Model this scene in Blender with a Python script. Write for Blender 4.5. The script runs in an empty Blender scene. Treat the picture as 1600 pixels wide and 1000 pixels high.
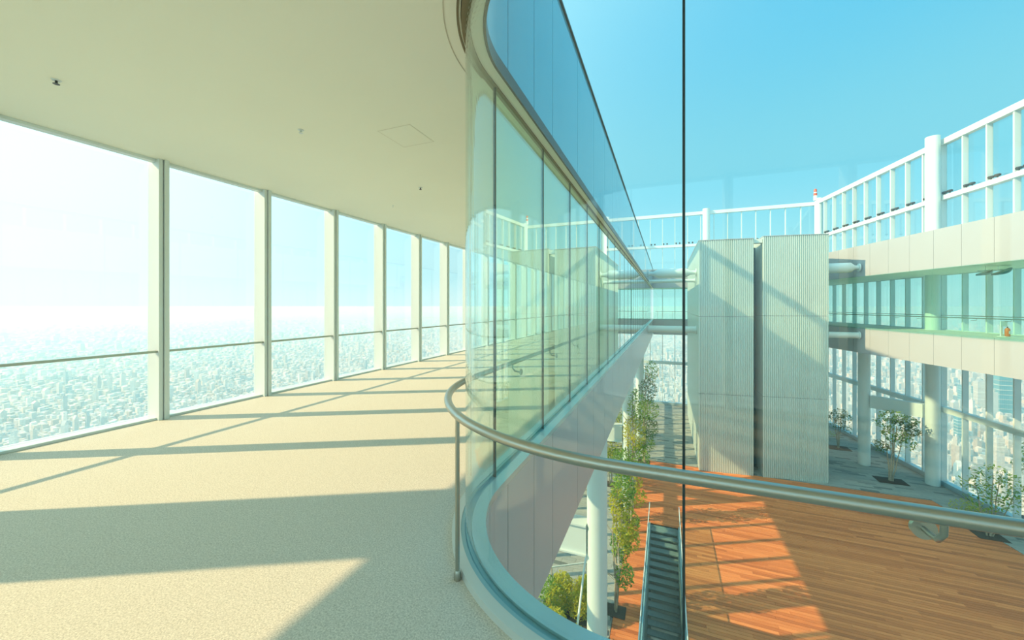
import bpy, math, random
from mathutils import Vector, Matrix
random.seed(7)
sc = bpy.context.scene
COL = sc.collection

# ------------------------------------------------------------------ camera
F_PX, VPX, HOR, EYE = 597.0, 1040.0, 478.0, 1.5
YAW = math.atan((VPX - 800) / F_PX)
SY, CY_ = math.sin(YAW), math.cos(YAW)
cam = bpy.data.cameras.new('camera')
cam.sensor_width = 36.0
cam.lens = F_PX / 1600 * 36
cam.shift_y = -(500 - HOR) / 1600
cam.clip_start, cam.clip_end = 0.05, 200000
camo = bpy.data.objects.new('camera', cam)
COL.objects.link(camo)
camo.location = (0, 0, EYE)
camo.rotation_euler = (math.pi / 2, 0, YAW)
sc.camera = camo

# ------------------------------------------------------------------ sky, sun, exposure
SUNV = Vector((-1.37, -0.73, 1.0)).normalized()
W = bpy.data.worlds.new('sky')
sc.world = W
W.use_nodes = True
wn, wl = W.node_tree.nodes, W.node_tree.links
wn.clear()
tcw = wn.new('ShaderNodeTexCoord')
sep = wn.new('ShaderNodeSeparateXYZ'); wl.new(tcw.outputs['Generated'], sep.inputs[0])
skr = wn.new('ShaderNodeValToRGB'); skr.color_ramp.interpolation = 'EASE'
e = skr.color_ramp.elements
SKY = [(0.0, (.84, 1.06, 1.08)), (.09, (.55, .95, 1.04)), (.28, (.29, .80, 1.0)), (.60, (.15, .70, 1.06)), (1.0, (.10, .55, 1.0))]
while len(e) < len(SKY): e.new(.5)
for k, (p_, c_) in enumerate(SKY): e[k].position = p_; e[k].color = (*c_, 1)
wl.new(sep.outputs[2], skr.inputs[0])
dt = wn.new('ShaderNodeVectorMath'); dt.operation = 'DOT_PRODUCT'; dt.inputs[1].default_value = SUNV
wl.new(tcw.outputs['Generated'], dt.inputs[0])
gr = wn.new('ShaderNodeMapRange'); gr.interpolation_type = 'SMOOTHSTEP'
gr.inputs[1].default_value = -.35; gr.inputs[2].default_value = .85
wl.new(dt.outputs['Value'], gr.inputs[0])
gm_ = wn.new('ShaderNodeMix'); gm_.data_type = 'RGBA'; gm_.inputs[7].default_value = (.70, 1.06, 1.10, 1)
wl.new(gr.outputs[0], gm_.inputs[0]); wl.new(skr.outputs[0], gm_.inputs[6])
bg = wn.new('ShaderNodeBackground'); bg.inputs[1].default_value = 1.0
wo = wn.new('ShaderNodeOutputWorld')
gp = wn.new('ShaderNodeMath'); gp.operation = 'POWER'; gp.inputs[1].default_value = 2.0; wl.new(gr.outputs[0], gp.inputs[0])
gs = wn.new('ShaderNodeMapRange'); gs.inputs[3].default_value = .84; gs.inputs[4].default_value = 1.5; wl.new(gp.outputs[0], gs.inputs[0])
wl.new(gs.outputs[0], bg.inputs[1])
wl.new(gm_.outputs[2], bg.inputs[0]); wl.new(bg.outputs[0], wo.inputs[0])

sl = bpy.data.lights.new('sun', 'SUN')
sl.energy = 5.6
sl.color = (1.0, 0.68, 0.36)
sl.angle = math.radians(0.6)
so = bpy.data.objects.new('sun', sl); COL.objects.link(so)
so.location = (-40, -20, 40)
so.rotation_euler = SUNV.to_track_quat('Z', 'Y').to_euler()

sc.view_settings.view_transform = 'Standard'
sc.view_settings.look = 'None'
sc.view_settings.gamma = 1.0
sc.view_settings.use_curve_mapping = False
sc.view_settings.exposure = 0.14
sc.cycles.max_bounces = 12
sc.cycles.diffuse_bounces = 4
sc.cycles.glossy_bounces = 4
sc.cycles.transparent_max_bounces = 32
sc.cycles.volume_bounces = 1
sc.cycles.caustics_reflective = False
sc.cycles.sample_clamp_indirect = 6.0

# ------------------------------------------------------------------ materials
def nodemat(name):
    m = bpy.data.materials.new(name); m.use_nodes = True
    nt = m.node_tree
    return m, nt, nt.nodes, nt.links, nt.nodes['Principled BSDF']

def plain(name, col, rough=0.5, metal=0.0, noise=0.0, scale=8.0, bump=0.0, bscale=60, coords='Object', spec=0.5):
    m, nt, n, l, b = nodemat(name)
    b.inputs['Roughness'].default_value = rough
    b.inputs['Metallic'].default_value = metal
    b.inputs['Specular IOR Level'].default_value = spec
    b.inputs['Base Color'].default_value = (*col, 1)
    if noise or bump:
        tc = n.new('ShaderNodeTexCoord')
    if noise:
        t = n.new('ShaderNodeTexNoise'); t.inputs['Scale'].default_value = scale; t.inputs['Detail'].default_value = 4
        l.new(tc.outputs[coords], t.inputs['Vector'])
        r = n.new('ShaderNodeMapRange'); r.inputs[3].default_value = 1 - noise; r.inputs[4].default_value = 1 + noise
        r.inputs[1].default_value = .25; r.inputs[2].default_value = .75
        l.new(t.outputs[0], r.inputs[0])
        mx = n.new('ShaderNodeVectorMath'); mx.operation = 'SCALE'; mx.inputs[0].default_value = col
        l.new(r.outputs[0], mx.inputs['Scale']); l.new(mx.outputs[0], b.inputs['Base Color'])
    if bump:
        t2 = n.new('ShaderNodeTexNoise'); t2.inputs['Scale'].default_value = bscale; t2.inputs['Detail'].default_value = 3
        l.new(tc.outputs[coords], t2.inputs['Vector'])
        bp = n.new('ShaderNodeBump'); bp.inputs['Strength'].default_value = bump; bp.inputs['Distance'].default_value = .01
        l.new(t2.outputs[0], bp.inputs['Height']); l.new(bp.outputs[0], b.inputs['Normal'])
    return m

def glass(name, tintc, ior=1.5, gain=1.0, rough=0.0):
    """architectural sheet glass: tinted see-through mixed with a Fresnel mirror on both faces"""
    m, nt, n, l, b = nodemat(name)
    n.remove(b)
    out = n['Material Output']
    tr = n.new('ShaderNodeBsdfTransparent'); tr.inputs[0].default_value = (*[c ** .5 for c in tintc], 1)
    gl = n.new('ShaderNodeBsdfGlossy'); gl.inputs['Roughness'].default_value = rough; gl.inputs[0].default_value = (.95, 1, 1, 1)
    geo = n.new('ShaderNodeNewGeometry')
    mi = n.new('ShaderNodeMix'); mi.data_type = 'FLOAT'
    mi.inputs[2].default_value = ior; mi.inputs[3].default_value = 1 / ior
    l.new(geo.outputs['Backfacing'], mi.inputs[0])
    fr = n.new('ShaderNodeFresnel'); l.new(mi.outputs[0], fr.inputs['IOR'])
    mu = n.new('ShaderNodeMath'); mu.operation = 'MULTIPLY'; mu.inputs[1].default_value = gain; mu.use_clamp = True
    l.new(fr.outputs[0], mu.inputs[0])
    mx = n.new('ShaderNodeMixShader')
    l.new(mu.outputs[0], mx.inputs[0]); l.new(tr.outputs[0], mx.inputs[1]); l.new(gl.outputs[0], mx.inputs[2])
    l.new(mx.outputs[0], out.inputs[0])
    return m

def varied(name, cols, rough=0.6, stretch=(1, 1, 1), grain=0.12, gscale=6, seedmix=True, spec=0.4, coords='Generated'):
    """colour picked per piece (object random + island random), with a fine grain on top"""
    m, nt, n, l, b = nodemat(name)
    b.inputs['Roughness'].default_value = rough
    b.inputs['Specular IOR Level'].default_value = spec
    oi = n.new('ShaderNodeObjectInfo'); geo = n.new('ShaderNodeNewGeometry')
    ad = n.new('ShaderNodeMath'); ad.operation = 'ADD'
    l.new(oi.outputs['Random'], ad.inputs[0]); l.new(geo.outputs['Random Per Island'], ad.inputs[1])
    fr = n.new('ShaderNodeMath'); fr.operation = 'FRACT'; l.new(ad.outputs[0], fr.inputs[0])
    rp = n.new('ShaderNodeValToRGB'); rp.color_ramp.interpolation = 'LINEAR'
    el = rp.color_ramp.elements
    while len(el) < len(cols): el.new(.5)
    for i, c in enumerate(cols):
        el[i].position = i / max(1, len(cols) - 1); el[i].color = (*c, 1)
    l.new(fr.outputs[0], rp.inputs[0])
    tc = n.new('ShaderNodeNewGeometry')
    mp = n.new('ShaderNodeVectorMath'); mp.operation = 'MULTIPLY'; mp.inputs[1].default_value = stretch
    l.new(tc.outputs['Position'], mp.inputs[0])
    t = n.new('ShaderNodeTexNoise'); t.inputs['Scale'].default_value = gscale; t.inputs['Detail'].default_value = 3
    l.new(mp.outputs[0], t.inputs['Vector'])
    r = n.new('ShaderNodeMapRange'); r.inputs[1].default_value = .25; r.inputs[2].default_value = .75
    r.inputs[3].default_value = 1 - grain; r.inputs[4].default_value = 1 + grain
    l.new(t.outputs[0], r.inputs[0])
    vm = n.new('ShaderNodeVectorMath'); vm.operation = 'SCALE'
    l.new(rp.outputs[0], vm.inputs[0]); l.new(r.outputs[0], vm.inputs['Scale']); l.new(vm.outputs[0], b.inputs['Base Color'])
    return m

def leafmat(name, cols):
    m = varied(name, cols, rough=.5, grain=.1)
    n, l = m.node_tree.nodes, m.node_tree.links
    b = n['Principled BSDF']; out = n['Material Output']
    tl = n.new('ShaderNodeBsdfTranslucent')
    src = b.inputs['Base Color'].links[0].from_socket
    l.new(src, tl.inputs[0])
    mx = n.new('ShaderNodeMixShader'); mx.inputs[0].default_value = .45
    l.new(b.outputs[0], mx.inputs[1]); l.new(tl.outputs[0], mx.inputs[2]); l.new(mx.outputs[0], out.inputs[0])
    return m

M = {}
M['white'] = plain('white_painted_metal', (.70, .79, .79), .35)
M['ceiling'] = plain('ceiling_board', (.90, .93, .80), .8, noise=.015, scale=.7)
M['fascia'] = plain('fascia_panel', (.47, .49, .52), .28, noise=.02, scale=.6)
M['steel_white'] = plain('column_paint', (.70, .80, .78), .4)
M['steel'] = plain('brushed_steel', (.45, .45, .40), .33, 1.0, bump=.03, bscale=90)
M['seal'] = plain('dark_seal', (.02, .04, .045), .5)
M['slot'] = plain('dark_slot', (.22, .19, .11), .8)
M['channel'] = plain('channel_metal', (.30, .52, .58), .3, .3)
M['ledge'] = plain('ledge_metal', (.50, .66, .68), .25, .35)
M['kerb'] = plain('kerb_metal', (.66, .70, .66), .35, .2)
M['roof'] = plain('roof_membrane', (.55, .56, .54), .9)
M['upperglass'] = plain('sky_painted_glass', (.14, .50, .68), .03, 0.0, spec=.9)  # glass tint with the sky's reflected blue painted into its colour
M['glass_clear'] = glass('clear_window_glass', (.93, .985, .985))
M['glass_court'] = glass('green_court_glass', (.72, .98, .85), gain=1.5)
M['glass_front'] = glass('front_court_glass', (.86, .985, .965))
M['glass_screen'] = glass('screen_glass', (.82, .96, .97))
M['glass_wing'] = glass('wing_court_glass', (.66, .94, .86))
M['glass_rail'] = glass('balustrade_glass', (.62, .88, .85))
M['tower'] = plain('ribbed_aluminium', (.70, .79, .73), .38, .1, noise=.03, scale=.8)
M['groove'] = plain('ceiling_groove', (.60, .58, .46), .8)
M['gapshade'] = plain('painted_gap_shade', (.02, .10, .13), .6)  # dark teal that stands in for the shade deep in the tower gap
M['soil'] = plain('soil', (.07, .055, .045), .95, noise=.3, scale=20)
M['stone_base'] = plain('paving_bed', (.28, .29, .28), .9, noise=.08, scale=3)
M['dark'] = plain('dark_fitting', (.05, .06, .065), .4)
M['red'] = plain('red_paint', (.75, .10, .04), .35)
M['orange'] = plain('orange_paint', (.85, .20, .05), .4)
M['signwhite'] = plain('sign_white', (.88, .88, .86), .4)
M['bark'] = plain('pale_bark', (.42, .36, .27), .8, noise=.25, scale=12)
M['blue_sill'] = plain('sill_metal', (.45, .60, .65), .3, .4)
M['stair'] = plain('stair_tread', (.25, .30, .29), .6, noise=.1, scale=10)
M['stairwall'] = plain('stair_wall', (.34, .42, .42), .5)
M['plank'] = varied('timber_plank', [(.54, .15, .05), (.75, .22, .07), (.88, .285, .095), (.65, .18, .058)], .6, (.8, 22, 22), .2, 3, spec=.25)
M['paver'] = varied('paver', [(.43, .43, .38), (.36, .38, .35), (.41, .42, .37), (.32, .35, .33), (.39, .40, .36), (.15, .18, .17)], .7, (2, 8, 2), .12, 4)
M['city'] = varied('city_facade', [(.80, .76, .66), (.55, .56, .54), (.85, .83, .78), (.30, .38, .42), (.72, .62, .50), (.62, .66, .66), (.42, .36, .30), (.88, .88, .86)], .6, (.3, .3, .6), .25, 1)
M['tealtower'] = plain('teal_curtain_wall', (.10, .28, .34), .2, noise=.15, scale=.05)
M['leaf_green'] = leafmat('leaf_green', [(.10, .26, .03), (.20, .40, .05), (.32, .50, .07), (.42, .55, .08)])
M['leaf_yellow'] = leafmat('leaf_yellow', [(.42, .48, .03), (.62, .62, .05), (.72, .62, .05), (.30, .40, .03)])
M['leaf_dark'] = leafmat('leaf_dark', [(.04, .15, .05), (.08, .22, .07), (.15, .30, .08)])

def carpet():
    m, nt, n, l, b = nodemat('flecked_carpet')
    b.inputs['Roughness'].default_value = .95; b.inputs['Specular IOR Level'].default_value = .1
    tc = n.new('ShaderNodeTexCoord')
    a = n.new('ShaderNodeTexNoise'); a.inputs['Scale'].default_value = 120; a.inputs['Detail'].default_value = 2; a.inputs['Roughness'].default_value = .7
    v = n.new('ShaderNodeTexVoronoi'); v.inputs['Scale'].default_value = 130
    l.new(tc.outputs['Object'], a.inputs['Vector']); l.new(tc.outputs['Object'], v.inputs['Vector'])
    r = n.new('ShaderNodeValToRGB')
    e = r.color_ramp.elements
    e[0].position, e[0].color = .33, (.42, .42, .365, 1)
    e[1].position, e[1].color = .68, (.89, .855, .76, 1)
    l.new(a.outputs[0], r.inputs[0])
    mx = n.new('ShaderNodeMix'); mx.data_type = 'RGBA'; mx.blend_type = 'MIX'; mx.inputs[0].default_value = .35
    r2 = n.new('ShaderNodeValToRGB'); e = r2.color_ramp.elements
    e[0].color = (.47, .46, .395, 1); e[1].color = (.85, .82, .73, 1)
    l.new(v.outputs['Color'], r2.inputs[0])
    l.new(r.outputs[0], mx.inputs[6]); l.new(r2.outputs[0], mx.inputs[7]); l.new(mx.outputs[2], b.inputs['Base Color'])
    bp = n.new('ShaderNodeBump'); bp.inputs['Strength'].default_value = .15; bp.inputs['Distance'].default_value = .004
    l.new(a.outputs[0], bp.inputs['Height']); l.new(bp.outputs[0], b.inputs['Normal'])
    return m
M['carpet'] = carpet()

def cityground():
    m, nt, n, l, b = nodemat('city_ground')
    b.inputs['Roughness'].default_value = .9
    g = n.new('ShaderNodeNewGeometry')
    t = n.new('ShaderNodeTexNoise'); t.inputs['Scale'].default_value = .0022; t.inputs['Detail'].default_value = 6
    l.new(g.outputs['Position'], t.inputs['Vector'])
    v = n.new('ShaderNodeTexVoronoi'); v.inputs['Scale'].default_value = .03
    l.new(g.outputs['Position'], v.inputs['Vector'])
    r = n.new('ShaderNodeValToRGB'); e = r.color_ramp.elements
    e[0].position, e[0].color = .42, (.08, .12, .07, 1)
    e[1].position, e[1].color = .50, (.30, .31, .30, 1)
    l.new(t.outputs[0], r.inputs[0])
    r2 = n.new('ShaderNodeValToRGB'); e = r2.color_ramp.elements
    e[0].color = (.10, .12, .13, 1); e[1].color = (.70, .68, .62, 1)
    l.new(v.outputs['Color'], r2.inputs[0])
    mx = n.new('ShaderNodeMix'); mx.data_type = 'RGBA'; mx.inputs[0].default_value = .5
    l.new(r.outputs[0], mx.inputs[6]); l.new(r2.outputs[0], mx.inputs[7]); l.new(mx.outputs[2], b.inputs['Base Color'])
    return m
M['cityground'] = cityground()

# ------------------------------------------------------------------ mesh helpers
class MB:
    def __init__(s): s.v, s.f, s.smooth = [], [], []
    def add(s, vs, fs, smooth=False):
        o = len(s.v); s.v += [tuple(p) for p in vs]
        for f in fs:
            s.f.append(tuple(i + o for i in f)); s.smooth.append(smooth)
        return s
    def prism(s, poly, z0, z1):
        n = len(poly)
        if sum(poly[i][0] * poly[(i + 1) % n][1] - poly[(i + 1) % n][0] * poly[i][1] for i in range(n)) < 0: poly = poly[::-1]
        vs = [(x, y, z0) for x, y in poly] + [(x, y, z1) for x, y in poly]
        fs = [tuple(range(n))[::-1], tuple(range(n, 2 * n))] + [(i, (i + 1) % n, n + (i + 1) % n, n + i) for i in range(n)]
        return s.add(vs, fs)
    def box(s, x0, x1, y0, y1, z0, z1):
        x0, x1 = min(x0, x1), max(x0, x1); y0, y1 = min(y0, y1), max(y0, y1); z0, z1 = min(z0, z1), max(z0, z1)
        return s.prism([(x0, y0), (x1, y0), (x1, y1), (x0, y1)], z0, z1)
    def bar(s, p, q, t0, t1, z0, z1):
        """plan bar from p to q, from offset t0 to t1 on its left side"""
        d = Vector((q[0] - p[0], q[1] - p[1])).normalized(); nx, ny = -d.y, d.x
        return s.prism([(p[0] + nx * t0, p[1] + ny * t0), (q[0] + nx * t0, q[1] + ny * t0), (q[0] + nx * t1, q[1] + ny * t1), (p[0] + nx * t1, p[1] + ny * t1)], z0, z1)
    def tube(s, pts, r, seg=12, cap=True):
        pts = [Vector(p) for p in pts]; n = len(pts)
        rs = r if isinstance(r, (list, tuple)) else [r] * n
        tang = [(pts[min(i + 1, n - 1)] - pts[max(i - 1, 0)]).normalized() for i in range(n)]
        up = Vector((0, 0, 1)) if abs(tang[0].z) < .9 else Vector((1, 0, 0))
        a = tang[0].cross(up).normalized()
        vs = []
        for i in range(n):
            a = (a - tang[i] * a.dot(tang[i])).normalized(); b = tang[i].cross(a)
            for k in range(seg):
                t = 2 * math.pi * k / seg
                vs.append(pts[i] + (a * math.cos(t) + b * math.sin(t)) * rs[i])
        fs = [(i * seg + k, i * seg + (k + 1) % seg, (i + 1) * seg + (k + 1) % seg, (i + 1) * seg + k) for i in range(n - 1) for k in range(seg)]
        s.add(vs, fs, True)
        if cap:
            s.add(vs[:seg], [tuple(range(seg))[::-1]]); s.add(vs[-seg:], [tuple(range(seg))])
        return s
    def cyl(s, x, y, z0, z1, r, seg=32): return s.tube([(x, y, z0), (x, y, z1)], r, seg)

def obj(name, mb, mat, parent=None, origin=None, label=None, cat=None, group=None, kind=None, worldparent=True):
    o0 = Vector(parent.location) if parent is not None and parent.parent is None else Vector((0, 0, 0))
    if parent is not None and parent.parent is not None: o0 = Vector(parent.parent.location) + Vector(parent.location)
    org = Vector(origin) if origin is not None else (o0 if parent is not None else Vector((0, 0, 0)))
    me = bpy.data.meshes.new(name)
    me.from_pydata([(v[0] - org.x, v[1] - org.y, v[2] - org.z) for v in mb.v], [], mb.f)
    if any(mb.smooth): me.polygons.foreach_set('use_smooth', mb.smooth)
    me.update()
    mats = mat if isinstance(mat, (list, tuple)) else [mat]
    for m in mats: me.materials.append(m)
    o = bpy.data.objects.new(name, me); COL.objects.link(o)
    o.location = org - o0 if parent is not None else org
    if parent is not None: o.parent = parent
    tag(o, label, cat, group, kind)
    return o
def tag(o, label=None, cat=None, group=None, kind=None):
    if label: o['label'] = label
    if cat: o['category'] = cat
    if group: o['group'] = group
    if kind: o['kind'] = kind
    return o
def empty(name, loc, label=None, cat=None, group=None, kind=None, rz=0):
    o = bpy.data.objects.new(name, None); COL.objects.link(o); o.location = loc; o.rotation_euler = (0, 0, rz)
    o.empty_display_size = .1
    return tag(o, label, cat, group, kind)
def inst(name, me, parent, loc=(0, 0, 0), rz=0):
    o = bpy.data.objects.new(name, me); COL.objects.link(o); o.location = loc; o.rotation_euler = (0, 0, rz)
    if parent is not None: o.parent = parent
    return o
def mesh(name, mb, mat):
    me = bpy.data.meshes.new(name); me.from_pydata(mb.v, [], mb.f)
    if any(mb.smooth): me.polygons.foreach_set('use_smooth', mb.smooth)
    me.update(); me.materials.append(mat); return me

# pixel of the photograph -> point at height z, used only to survey where things stand
def at(px, py, z):
    d = (EYE - z) * F_PX / (py - HOR); r = (px - 800) / F_PX * d
    return Vector((-SY * d + CY_ * r, CY_ * d + SY * r, z))

# ------------------------------------------------------------------ the plan (metres, z = 0 on the corridor carpet)
CX, CY = -0.13, 2.84                      # centre of the rounded court corner
def ring(r, s):
    if s < 0: return (CX - s, CY - r)
    if s <= 1:
        t = math.radians(270 - 90 * s); return (CX + r * math.cos(t), CY + r * math.sin(t))
    return (CX - r, CY + s - 1)
def sX(x): return -(x - CX)
def sY(y): return 1 + y - CY
def stations(a, b):
    ss = [a]
    if a < 0 < b: ss.append(0)
    for i in range(1, 56):
        if a < i / 56 < b: ss.append(i / 56)
    if a < 1 < b: ss.append(1)
    ss.append(b)
    return ss
def strip(mb, r0, r1, z0, z1, a, b):
    """a bar of rectangular section that follows the rounded court edge from station a to b"""
    ss = stations(a, b); n = len(ss); vs = []
    for s in ss:
        p, q = ring(r0, s), ring(r1, s)
        vs += [(*p, z0), (*q, z0), (*q, z1), (*p, z1)]
    fs = []
    for i in range(n - 1):
        for k in range(4): fs.append((i * 4 + k, i * 4 + (k + 1) % 4, i * 4 + 4 + (k + 1) % 4, i * 4 + 4 + k))
    fs.append((0, 3, 2, 1)); e = (n - 1) * 4; fs.append((e, e + 1, e + 2, e + 3))
    return mb.add(vs, fs, False)

ZD = -9.7                                  # plaza level
ZT, ZM, ZR = 11.75, 8.25, 5.42             # screen top rail, screen middle rail, roof parapet
ZTR = -4.95                                # transom of the lower facade
XL = -6.13                                 # inner face of the window posts
NEARY, FARF, FARO = -3.4, 43.6, 47.0
RO0, RO1 = Vector((14.13, 46.6)), Vector((20.9, 2.3))          # outer line of the far-side wing
RF0, RF1 = Vector((10.75, 43.6)), Vector((11.1, 34.6))
def lerp2(a, b, y): t = (y - a.y) / (b.y - a.y); return a.x + (b.x - a.x) * t
def outx(y): return 14.13 + (46.5 - y) * .1519
def fasx(y): return 11.1 + (34.6 - y) * .2090

# ------------------------------------------------------------------ structure
def court_poly(r, x1, y1, outer):
    return [(x1, CY - r)] + [ring(r, i / 16) for i in range(17)] + [(CX - r, y1)] + outer
OUT = [(-6.41, FARO), (-6.41, NEARY), (26, NEARY)]
mb = MB().prism(court_poly(1.30, 26, FARF, [(-6.41, FARF), (-6.41, NEARY), (26, NEARY)]), -.16, 0.0)
obj('floor', mb, M['carpet'], kind='structure')
mb = MB().prism(court_poly(1.16, 26, FARF, [(-6.41, FARF), (-6.41, NEARY), (26, NEARY)]), -1.25, -.165)
obj('floor', mb, M['fascia'], kind='structure')
mb = MB().prism(court_poly(1.29, 26, FARF, [(-6.33, FARF), (-6.33, NEARY), (26, NEARY)]), 3.43, 3.50)
obj('ceiling', mb, M['ceiling'], kind='structure')
mb = MB().prism(court_poly(1.19, 26, FARF, [(-6.33, FARF), (-6.33, NEARY), (26, NEARY)]), 3.505, ZR - .05)
obj('roof', mb, M['roof'], kind='structure')

# far wing and right wing slabs
def offset_wing(d):
    return [(-6.40, FARF + .01 + d * 0), (CX - 1.15, FARF + .01 + d), (fasx(FARF) + d, FARF + d), (fasx(1.75) + d, 1.75), (outx(1.75), 1.75), (outx(FARO), FARO), (-6.40, FARO)]
obj('floor', MB().prism(offset_wing(.12), -.16, 0), M['carpet'], kind='structure')
obj('floor', MB().prism(offset_wing(.06), -1.45, -.165), M['fascia'], kind='structure')
obj('ceiling', MB().prism(offset_wing(.10), 3.43, 3.5), M['ceiling'], kind='structure')
obj('roof', MB().prism(offset_wing(.06), 3.505, ZR - .05), M['roof'], kind='structure')

# plaza bed
obj('ground', MB().prism([(-6.5, NEARY), (-.72, NEARY), (-.72, 20.95), (.58, 20.95), (.58, NEARY), (26, NEARY), (26, 2), (outx(2) + .1, 2), (outx(FARO) + .1, FARO), (-6.5, FARO)], ZD - .6, ZD - .06),
    M['stone_base'], kind='structure')

# ---------------- fascia panels, glass, channels along the rounded court edge
depthJ = [3.03] + [4.43 + 1.4 * i for i in range(28)]
frontJ = [.064 + 1.4 * i for i in range(9)]
SEND = sY(FARF - .02)
def panels(ya): return [(sX(frontJ[i + 1]), sX(frontJ[i])) for i in range(len(frontJ) - 1)][::-1] + [(sX(.064), sY(3.03))] + [(sY(ya[i]), sY(min(ya[i + 1], FARF - .02))) for i in range(len(ya) - 1) if ya[i] < FARF - .1]
fj = [3.03, 3.73] + depthJ[1:]
root = empty('trim_1', (CX - 1.15, CY, -1.6), kind='structure')
for a, b in panels(fj):
    obj('fascia_panel', strip(MB(), 1.125, 1.15, -1.6, -.03, a + .006, b - .006), M['fascia'], root)
obj('fascia_backing', strip(MB(), 1.152, 1.17, -1.58, -.05, sX(11.2), SEND), M['seal'], root)
root = empty('trim_2', (CX - 1.15, CY, ZR), kind='structure')
for a, b in panels(fj):
    obj('glass_panel', strip(MB(), 1.125, 1.15, 3.52, ZR - .03, a + .006, b - .006), M['upperglass'], root)
obj('parapet_cap', strip(MB(), 1.10, 1.30, ZR - .028, ZR, sX(11.2), SEND), M['dark'], root)
obj('panel_backing', strip(MB(), 1.152, 1.185, 3.51, ZR - .04, sX(11.2), SEND), M['seal'], root)
obj('soffit_strip', strip(MB(), 1.14, 1.225, 3.41, 3.50, sX(11.2), SEND), M['ceiling'], root)
obj('head_channel', strip(MB(), 1.228, 1.285, 3.40, 3.49, sX(11.2), SEND), M['slot'], root)
obj('drip_edge', strip(MB(), 1.118, 1.138, 3.40, 3.515, sX(11.2), SEND), M['dark'], root)
root = empty('trim_3', (CX - 1.25, CY, 0), kind='structure')
obj('ledge', strip(MB(), 1.12, 1.215, -.028, .03, sX(11.2), SEND), M['ledge'], root)
obj('glass_channel', strip(MB(), 1.216, 1.285, -.02, .012, sX(11.2), SEND), M['channel'], root)
obj('channel_bead', strip(MB(), 1.262, 1.285, .012, .035, sX(11.2), SEND), M['channel'], root)
obj('kerb', strip(MB(), 1.286, 1.345, -.02, .04, sX(11.2), SEND), M['kerb'], root)
# ceiling slot and groove that follow the curve
root = empty('trim_4', (CX - 1.3, CY, 3.43), kind='structure')
obj('slot', strip(MB(), 1.302, 1.316, 3.422, 3.4295, sX(11.2), sY(2.9)), M['slot'], root)
obj('groove', strip(MB(), 1.398, 1.404, 3.426, 3.4295, sX(11.2), sY(2.9)), M['groove'], root)

WN = [0]
def window_root(loc, rz=0):
    WN[0] += 1
    return empty('window_%d' % WN[0], loc, kind='structure', rz=rz)
for a, b in panels(depthJ):
    mid = (a + b) / 2
    p = ring(1.25, mid)
    w = window_root((p[0], p[1], 0))
    obj('pane', strip(MB(), 1.243, 1.257, .013, 3.41, a + .004, b - .004), M['glass_front'] if b < 2.5 and a < 0 else M['glass_court'], w)
    obj('seal', strip(MB(), 1.238, 1.262, .013, 3.41, b - .0045, b + .0045) if b < 0 or b > 1 else MB().box(0, .01, 0, .01, 0, .01), M['seal'], w)

# ---------------- post-and-glass facades
def facade(p, d, nb, pitch, levels, fin_z, gm, fin=(.28, .05, .055), lower_gm=None, skip=()):
    """bays of a fin and panes from p along unit d; panes at the outer edge, fins inwards (to the left of d)"""
    rz = math.atan2(d[1], d[0])
    f = MB(); f.box(0, fin[1], -.0, fin[0], *fin_z); f.box(fin[1] + .012, fin[1] + fin[2], -.0, fin[0] - .02, *fin_z)
    f.box(fin[1], fin[1] + .012, 0, fin[0] - .06, *fin_z)
    fme = mesh('fin', f, M['white'])
    pm = []
    for z0, z1, mt in levels:
        pm.append(mesh('pane', MB().box(fin[1] + fin[2] + .001, pitch - .001, .02, .034, z0, z1), mt))
    out = []
    for i in range(nb):
        w = window_root((p[0] + d[0] * pitch * i, p[1] + d[1] * pitch * i, 0), rz)
        inst('fin', fme, w)
        for me in pm: inst('pane', me, w)
        out.append(w)
    return out
G = M
lv = lambda: [(ZD + .3, ZTR - .15, M['glass_clear']), (ZTR + .15, -1.26, M['glass_clear']), (.03, 3.42, M['glass_clear']), (ZR, ZM - .15, M['glass_screen']), (ZM + .15, ZT - .2, M['glass_screen'])]
# left wing: runs away from the camera, glass outside.  wall line at x = XL-.28, direction -y so that inside is on the left
LP = 1.42
leftw = facade((XL - .28, 1.6 + LP * 31), (0, -1), 32, LP, lv(), (ZD, ZT), None)
cornerw = facade((XL - .28, .18), (0, -1), 2, 1.78, lv(), (ZD, ZT), None)
# near wing, behind the viewer
nearw = facade((-6.3, NEARY), (1, 0), 21, 1.42, lv(), (ZD, ZT), None)
# far wing
farw = facade((outx(FARO), FARO), (-1, 0), 16, 1.305, lv(), (ZD, ZT), None, (.20, .03, .03))
# right wing
rd = Vector((.1519, -1)).normalized()
rightw = facade((outx(2.2), 2.2), (-rd.x, -rd.y), 31, 1.447, lv(), (ZD, ZT), None)

# horizontal members of those facades
def members(p, q):
    k = [0]
    obj('trim_%d' % members.n, MB().bar(p, q, 0, .32, ZT - .2, ZT + .15), M['white'], kind='structure'); members.n += 1
    obj('trim_%d' % members.n, MB().bar(p, q, -.02, .36, ZM - .15, ZM + .12), M['white'], kind='structure'); members.n += 1
    obj('trim_%d' % members.n, MB().bar(p, q, 0, .34, ZTR - .16, ZTR + .16), M['steel_white'], kind='structure'); members.n += 1
    obj('baseboard_%s' % ['left', 'near', 'far', 'right'][members.b], MB().bar(p, q, -.05, .32, ZD - .06, ZD + .28), M['blue_sill'], kind='structure'); members.b += 1
    obj('trim_%d' % members.n, MB().bar(p, q, .10, .2, 3.395, 3.429), M['white'], kind='structure'); members.n += 1
    obj('trim_%d' % members.n, MB().bar(p, q, -.03, .2, 0.001, .03), M['white'], kind='structure'); members.n += 1
members.n, members.b = 5, 0
members((XL - .28, FARO), (XL - .28, NEARY))
members((-6.41, NEARY), (24, NEARY))
members((outx(FARO), FARO), (-6.41, FARO))
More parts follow.
